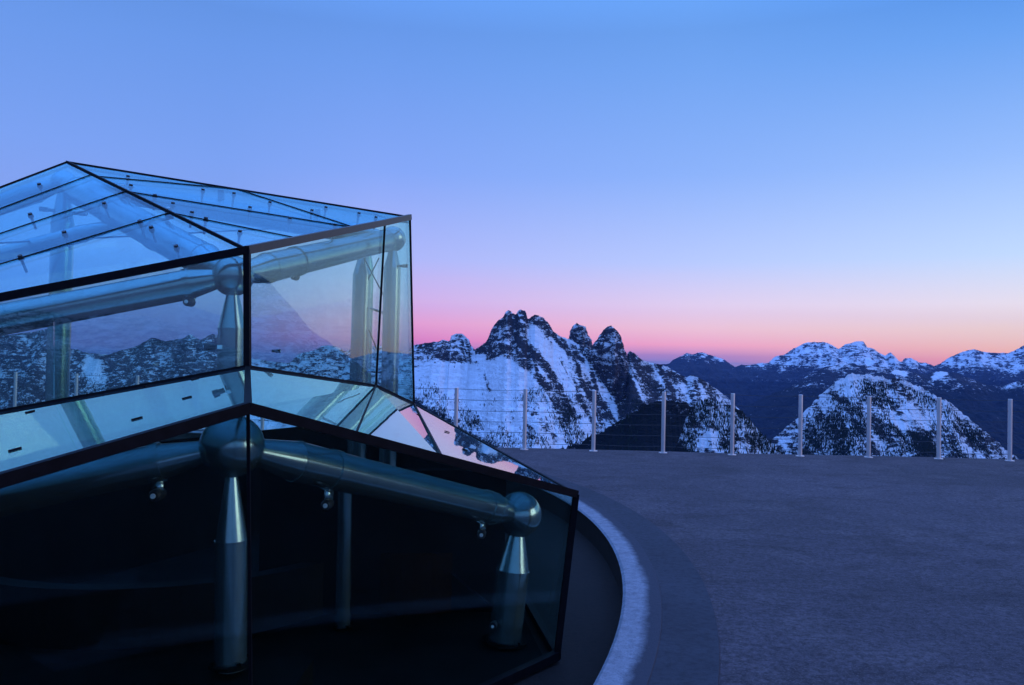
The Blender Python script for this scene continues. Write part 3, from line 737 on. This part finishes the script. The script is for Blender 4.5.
mb = MB(); pa, pb = at(262, 500, 5.75), at(505, 500, 5.95); pa.z = pb.z = (.82 + PZ) / 2
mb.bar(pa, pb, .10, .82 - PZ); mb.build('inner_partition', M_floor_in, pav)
# thin bracing
def rod(a, b, r=.006, name='brace_rod'):
    mb = MB(); mb.rev(a, b, [(0, r), ((b - a).length, r)], 8); mb.build(name, M_black if r < .008 else M_steel, pav, True)
zc = nC.y + .25
rod(at(364, 258, zc), at(386, 300, zc - .1)); rod(at(379, 258, zc), at(366, 284, zc)); rod(at(369, 330, zc), at(378, 352, zc))
rod(at(370, 308, zc), at(392, 316, zc), .012, 'cross_rail'); rod(at(368, 371, zc), at(392, 372, zc), .016, 'cross_rail')
# clamps on the beams
clamp_at(nB, lB, .12, .092, (.02, -.02, -.15)); clamp_at(nB, nC, .30, .100, (.0, -.02, -.15))
clamp_at(nE, lE, .19, .084, (.02, -.03, -.19)); clamp_at(nE, nG, .27, .098, (-.02, -.05, -.23)); clamp_at(nE, nG, .84, .098, (-.03, -.06, -.22))
clamp_at(nA, nB, .35, .11, (.1, -.05, .13), side=(0, -.4, 1)); clamp_at(nA, nB, .62, .11, (.1, -.05, .13), side=(0, -.4, 1))
clamp_at(nA, nC, .45, .09, (0, -.05, .12), side=(0, -.3, 1)); clamp_at(nA, nC, .75, .09, (0, -.05, .10), side=(0, -.3, 1))
# glass fixings that stand on the columns
def stub(p, d, L=.13, r=.022):
    mb = MB(); d = Vector(d).normalized(); mb.rev(p, p + d * L, [(0, r * .7), (L * .5, r * .7), (L * .5, r), (L, r), (L, 0)], 20, 0)
    mb.rev(p + d * L, p + d * (L + .004), [(0, r * .4), (.004, r * .4), (.004, 0)], 12, 1)
    mb.build('glass_fixing', [M_rubber, M_white], pav, True)
bx = at(218, 348, nB.y - .02)
stub(at(216, 347, nB.y), (-1, -.35, 0), .07, .024)
mb = MB(); mb.box(at(220, 347, nB.y - .075), Vector((.014, 0, 0)), Vector((0, .01, 0)), Vector((0, 0, .012))); mb.build('junction_box', M_light, pav)
stub(at(272, 351, 5.6), (1, -.1, .0), .06, .014)
stub(at(56, 211, 6.4), (-1, -.2, .1), .12, .02); stub(at(73, 213, 6.4), (1, -.2, -.05), .12, .02)
stub(at(495, 623, 5.15), (-.2, -1, 0), .07, .024); stub(at(398, 266, nC.y - .05), (1, -.2, 0), .09, .016)
# hinge tabs on the skirt glass
def tab(px, py, pl):
    p = hit(px, py, pl); n = pl[0] if pl[0].z > 0 else -pl[0]
    mb = MB(); t_ = (G - E).normalized() if px > 250 else (E - Fp).normalized()
    mb.box(p + n * .003, t_ * .022, t_.cross(n) * .006, n * .003); mb.build('edge_clip', M_black, pav)
for q in ((187, 398), (195, 379), (137, 419), (148, 386), (15, 450), (30, 412)): tab(*q, PL)
for q in ((270, 374), (280, 392), (324, 413), (397, 434), (304, 378), (418, 415), (371, 388), (447, 432), (465, 450)): tab(*q, PR)

for pl_, pts_ in ((P_roofL, ((39, 184), (104, 203), (139.6, 221), (151, 227), (176, 246), (30, 214), (64, 232), (20, 256))),
                  (P_roofR, ((128, 176), (131, 185), (155, 195), (173, 203), (192, 212), (203, 189.5), (234, 193), (206, 218), (270, 202), (312, 210), (326, 207), (359, 213), (376, 217), (240, 231), (335, 224.5), (290, 218), (250, 207)))):
    n = pl_[0] if pl_[0].z > 0 else -pl_[0]
    for q in pts_:
        p = hit(*q, pl_); mb = MB()
        mb.rev(p + n * .006, p - n * .11, [(0, 0), (0, .013), (.012, .013), (.012, .017), (.03, .017), (.03, .008), (.116, .008)], 16)
        mb.build('glass_fixing', M_rubber, pav, True)
# interior: dark curved walls round the stair down to the museum
def arc_wall(name, c, r, a0, a1, z0, z1, mat, th=.12, tilt=0, label=None, cat=None):
    n = 48; V = []
    for i in range(n + 1):
        a = R(a0 + (a1 - a0) * i / n); zt = z1 + tilt * i / n
        for rr, z in ((r, z0), (r, zt), (r + th, zt), (r + th, z0)): V.append(c + Vector((rr * math.cos(a), rr * math.sin(a), z)))
    fc = [(i * 4 + k, i * 4 + (k + 1) % 4, (i + 1) * 4 + (k + 1) % 4, (i + 1) * 4 + k) for i in range(n) for k in range(4)] + [(0, 1, 2, 3), (n * 4 + 3, n * 4 + 2, n * 4 + 1, n * 4)]
    return mesh_obj(name, V, fc, mat, pav)
slab = MB(); slab.v = []; 
inner = [mix(v, CEN, .03) for v in (E_, H_, G2b, C2b, D2b, F_)]
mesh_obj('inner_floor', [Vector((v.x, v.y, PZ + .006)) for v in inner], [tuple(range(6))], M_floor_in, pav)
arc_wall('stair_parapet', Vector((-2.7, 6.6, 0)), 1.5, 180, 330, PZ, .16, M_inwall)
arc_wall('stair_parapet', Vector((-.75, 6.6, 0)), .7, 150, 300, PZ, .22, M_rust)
rod(at(397, 545, 6.2), at(415, 520, 6.2), .007, 'brace_rod'); rod(at(413, 562, 6.0), at(436, 537, 6.0), .007, 'brace_rod')
rod(at(438, 562, 6.0), at(490, 605, 5.5), .0079, 'brace_rod'); rod(at(360, 505, 6.6), at(470, 625, 5.8), .0079, 'brace_rod')

# ================================================================= haze
def haze():
    lo, hi = Vector((-20500, -20500, -1050)), Vector((20500, 20500, 1300))
    mb = MB(); mb.box((lo + hi) / 2, Vector(((hi.x - lo.x) / 2, 0, 0)), Vector((0, (hi.y - lo.y) / 2, 0)), Vector((0, 0, (hi.z - lo.z) / 2)))
    t = NT('haze_air'); v = t.n.new('ShaderNodeVolumePrincipled'); v.inputs['Color'].default_value = (.22, .42, 1, 1)
    v.inputs['Density'].default_value = 1.3e-5; v.inputs['Anisotropy'].default_value = .1
    t.link(v.outputs[0], t.out.inputs['Volume'])
    o = mb.build('haze', t.m); tag(o, kind='stuff', label='thin blue evening haze in the air'); o['category'] = 'haze'
HAZE = True
if HAZE: haze()

# ================================================================= sky and light
w = bpy.data.worlds.new('World'); scene.world = w; w.use_nodes = True
nt = w.node_tree; nt.nodes.clear(); N = nt.nodes.new; Lk = nt.links.new
out = N('ShaderNodeOutputWorld'); bg = N('ShaderNodeBackground'); tc = N('ShaderNodeTexCoord'); sx = N('ShaderNodeSeparateXYZ')
Lk(tc.outputs['Generated'], sx.inputs[0])
def ramp(stops):
    r_ = N('ShaderNodeValToRGB'); cr = r_.color_ramp; cr.interpolation = 'LINEAR'
    while len(cr.elements) > 1: cr.elements.remove(cr.elements[-1])
    for i, (e, c) in enumerate(stops):
        p = math.sin(R(e)) ** .5 if e > 0 else 0
        el = cr.elements[0] if i == 0 else cr.elements.new(p)
        el.position = p; el.color = (*lin(c), 1)
    return r_
mth = lambda op, a, b=None: (lambda nd: (setattr(nd, 'operation', op), [Lk(v, nd.inputs[i]) if not isinstance(v, (int, float)) else setattr(nd.inputs[i], 'default_value', v) for i, v in enumerate((a, b)) if v is not None], nd.outputs[0])[-1])(N('ShaderNodeMath'))
zf = mth('POWER', mth('MAXIMUM', sx.outputs[2], 0), .5)
TOP = [(35, (88, 134, 222)), (60, (92, 138, 228)), (90, (92, 138, 228))]
left = ramp([(0, (108, 108, 178)), (.45, (156, 112, 176)), (1.2, (232, 132, 184)), (2.4, (244, 164, 202)), (4, (222, 184, 230)), (7, (178, 186, 246)), (13, (132, 166, 242)), (20, (108, 154, 232)), (25, (92, 144, 222))] + TOP)
midr = ramp([(0, (124, 128, 190)), (.45, (178, 136, 186)), (1.2, (255, 172, 190)), (2.4, (255, 206, 208)), (4, (240, 218, 236)), (7, (188, 206, 252)), (13, (140, 178, 246)), (20, (112, 162, 236)), (25, (94, 150, 226))] + TOP)
right = ramp([(0, (226, 140, 146)), (.45, (255, 160, 142)), (1.2, (255, 194, 160)), (2.4, (255, 220, 194)), (4, (246, 234, 234)), (7, (198, 222, 252)), (13, (150, 188, 248)), (20, (104, 160, 236)), (25, (74, 138, 222))] + TOP)
far = ramp([(0, (84, 98, 165)), (.45, (104, 102, 168)), (1.2, (108, 112, 180)), (2.4, (118, 130, 200)), (4, (124, 146, 216)), (7, (140, 164, 234)), (13, (122, 160, 236)), (20, (104, 150, 228)), (25, (90, 140, 216))] + TOP)
def mixn(f, a, b):
    nd = N('ShaderNodeMix'); nd.data_type = 'RGBA'; nd.clamp_factor = True; Lk(f, nd.inputs[0]); Lk(a, nd.inputs[6]); Lk(b, nd.inputs[7]); return nd.outputs[2]
for r_ in (left, midr, right, far): Lk(zf, r_.inputs[0])
az = mth('ARCTAN2', sx.outputs[0], sx.outputs[1])        # radians, 0 = straight ahead, + to the right
def mr(v, a, b):
    nd = N('ShaderNodeMapRange'); nd.clamp = True; nd.inputs[1].default_value = a; nd.inputs[2].default_value = b; Lk(v, nd.inputs[0]); return nd.outputs[0]
c = mixn(mr(az, R(-8), R(13)), left.outputs[0], midr.outputs[0])
c = mixn(mr(az, R(13), R(32)), c, right.outputs[0])
c = mixn(mr(mth('MULTIPLY', az, -1.0), R(10), R(20)), c, far.outputs[0])
# back to the cool side behind the camera on the left
c = mixn(mr(az, R(88), R(125)), c, far.outputs[0])
# faint horizontal wisps near the horizon
mpn = N('ShaderNodeMapping'); mpn.inputs['Scale'].default_value = (2.5, 2.5, 60); Lk(tc.outputs['Generated'], mpn.inputs[0])
nz_ = N('ShaderNodeTexNoise'); nz_.inputs['Scale'].default_value = 1.4; nz_.inputs['Detail'].default_value = 3; Lk(mpn.outputs[0], nz_.inputs[0])
wf = mth('MULTIPLY', mr(nz_.outputs[0], .62, .8), .16)
wf = mth('MULTIPLY', wf, mth('SUBTRACT', 1.0, mr(sx.outputs[2], .05, .14)))
hz = N('ShaderNodeRGB'); hz.outputs[0].default_value = (*lin((246, 190, 196)), 1)
c = mixn(wf, c, hz.outputs[0])
Lk(c, bg.inputs[0]); Lk(mth('ADD', mth('MULTIPLY', mr(sx.outputs[2], 0.38, .8), 2.1), mth('SUBTRACT', 1.0, mth('MULTIPLY', mth('MULTIPLY', mr(mth('ABSOLUTE', az), R(70), R(120)), mth('SUBTRACT', 1.0, mr(sx.outputs[2], .25, .55))), .2))), bg.inputs[1])
sky = N('ShaderNodeTexSky'); sky.sky_type = 'NISHITA'; sky.sun_disc = False; sky.sun_elevation = R(-3); sky.sun_rotation = R(125); sky.altitude = 2100
bg2 = N('ShaderNodeBackground'); Lk(sky.outputs[0], bg2.inputs[0]); bg2.inputs[1].default_value = .05
ad = N('ShaderNodeAddShader'); Lk(bg.outputs[0], ad.inputs[0]); Lk(bg2.outputs[0], ad.inputs[1]); Lk(ad.outputs[0], out.inputs[0])

sl = bpy.data.lights.new('sun', 'SUN'); sl.energy = .65; sl.angle = R(32); sl.color = (1, .72, .66)
so = bpy.data.objects.new('sun', sl); col.objects.link(so)
sd = Vector((math.sin(R(100)) * math.cos(R(12)), math.cos(R(100)) * math.cos(R(12)), math.sin(R(12))))   # towards the afterglow
so.rotation_euler = sd.to_track_quat('Z', 'Y').to_euler(); so.location = (10, -5, 8)

scene.view_settings.view_transform = 'Standard'; scene.view_settings.look = 'None'
scene.view_settings.exposure = .1; scene.view_settings.gamma = 1
cy_ = scene.cycles
cy_.transparent_max_bounces = 40; cy_.max_bounces = 10; cy_.glossy_bounces = 6; cy_.volume_bounces = 0; cy_.transmission_bounces = 8
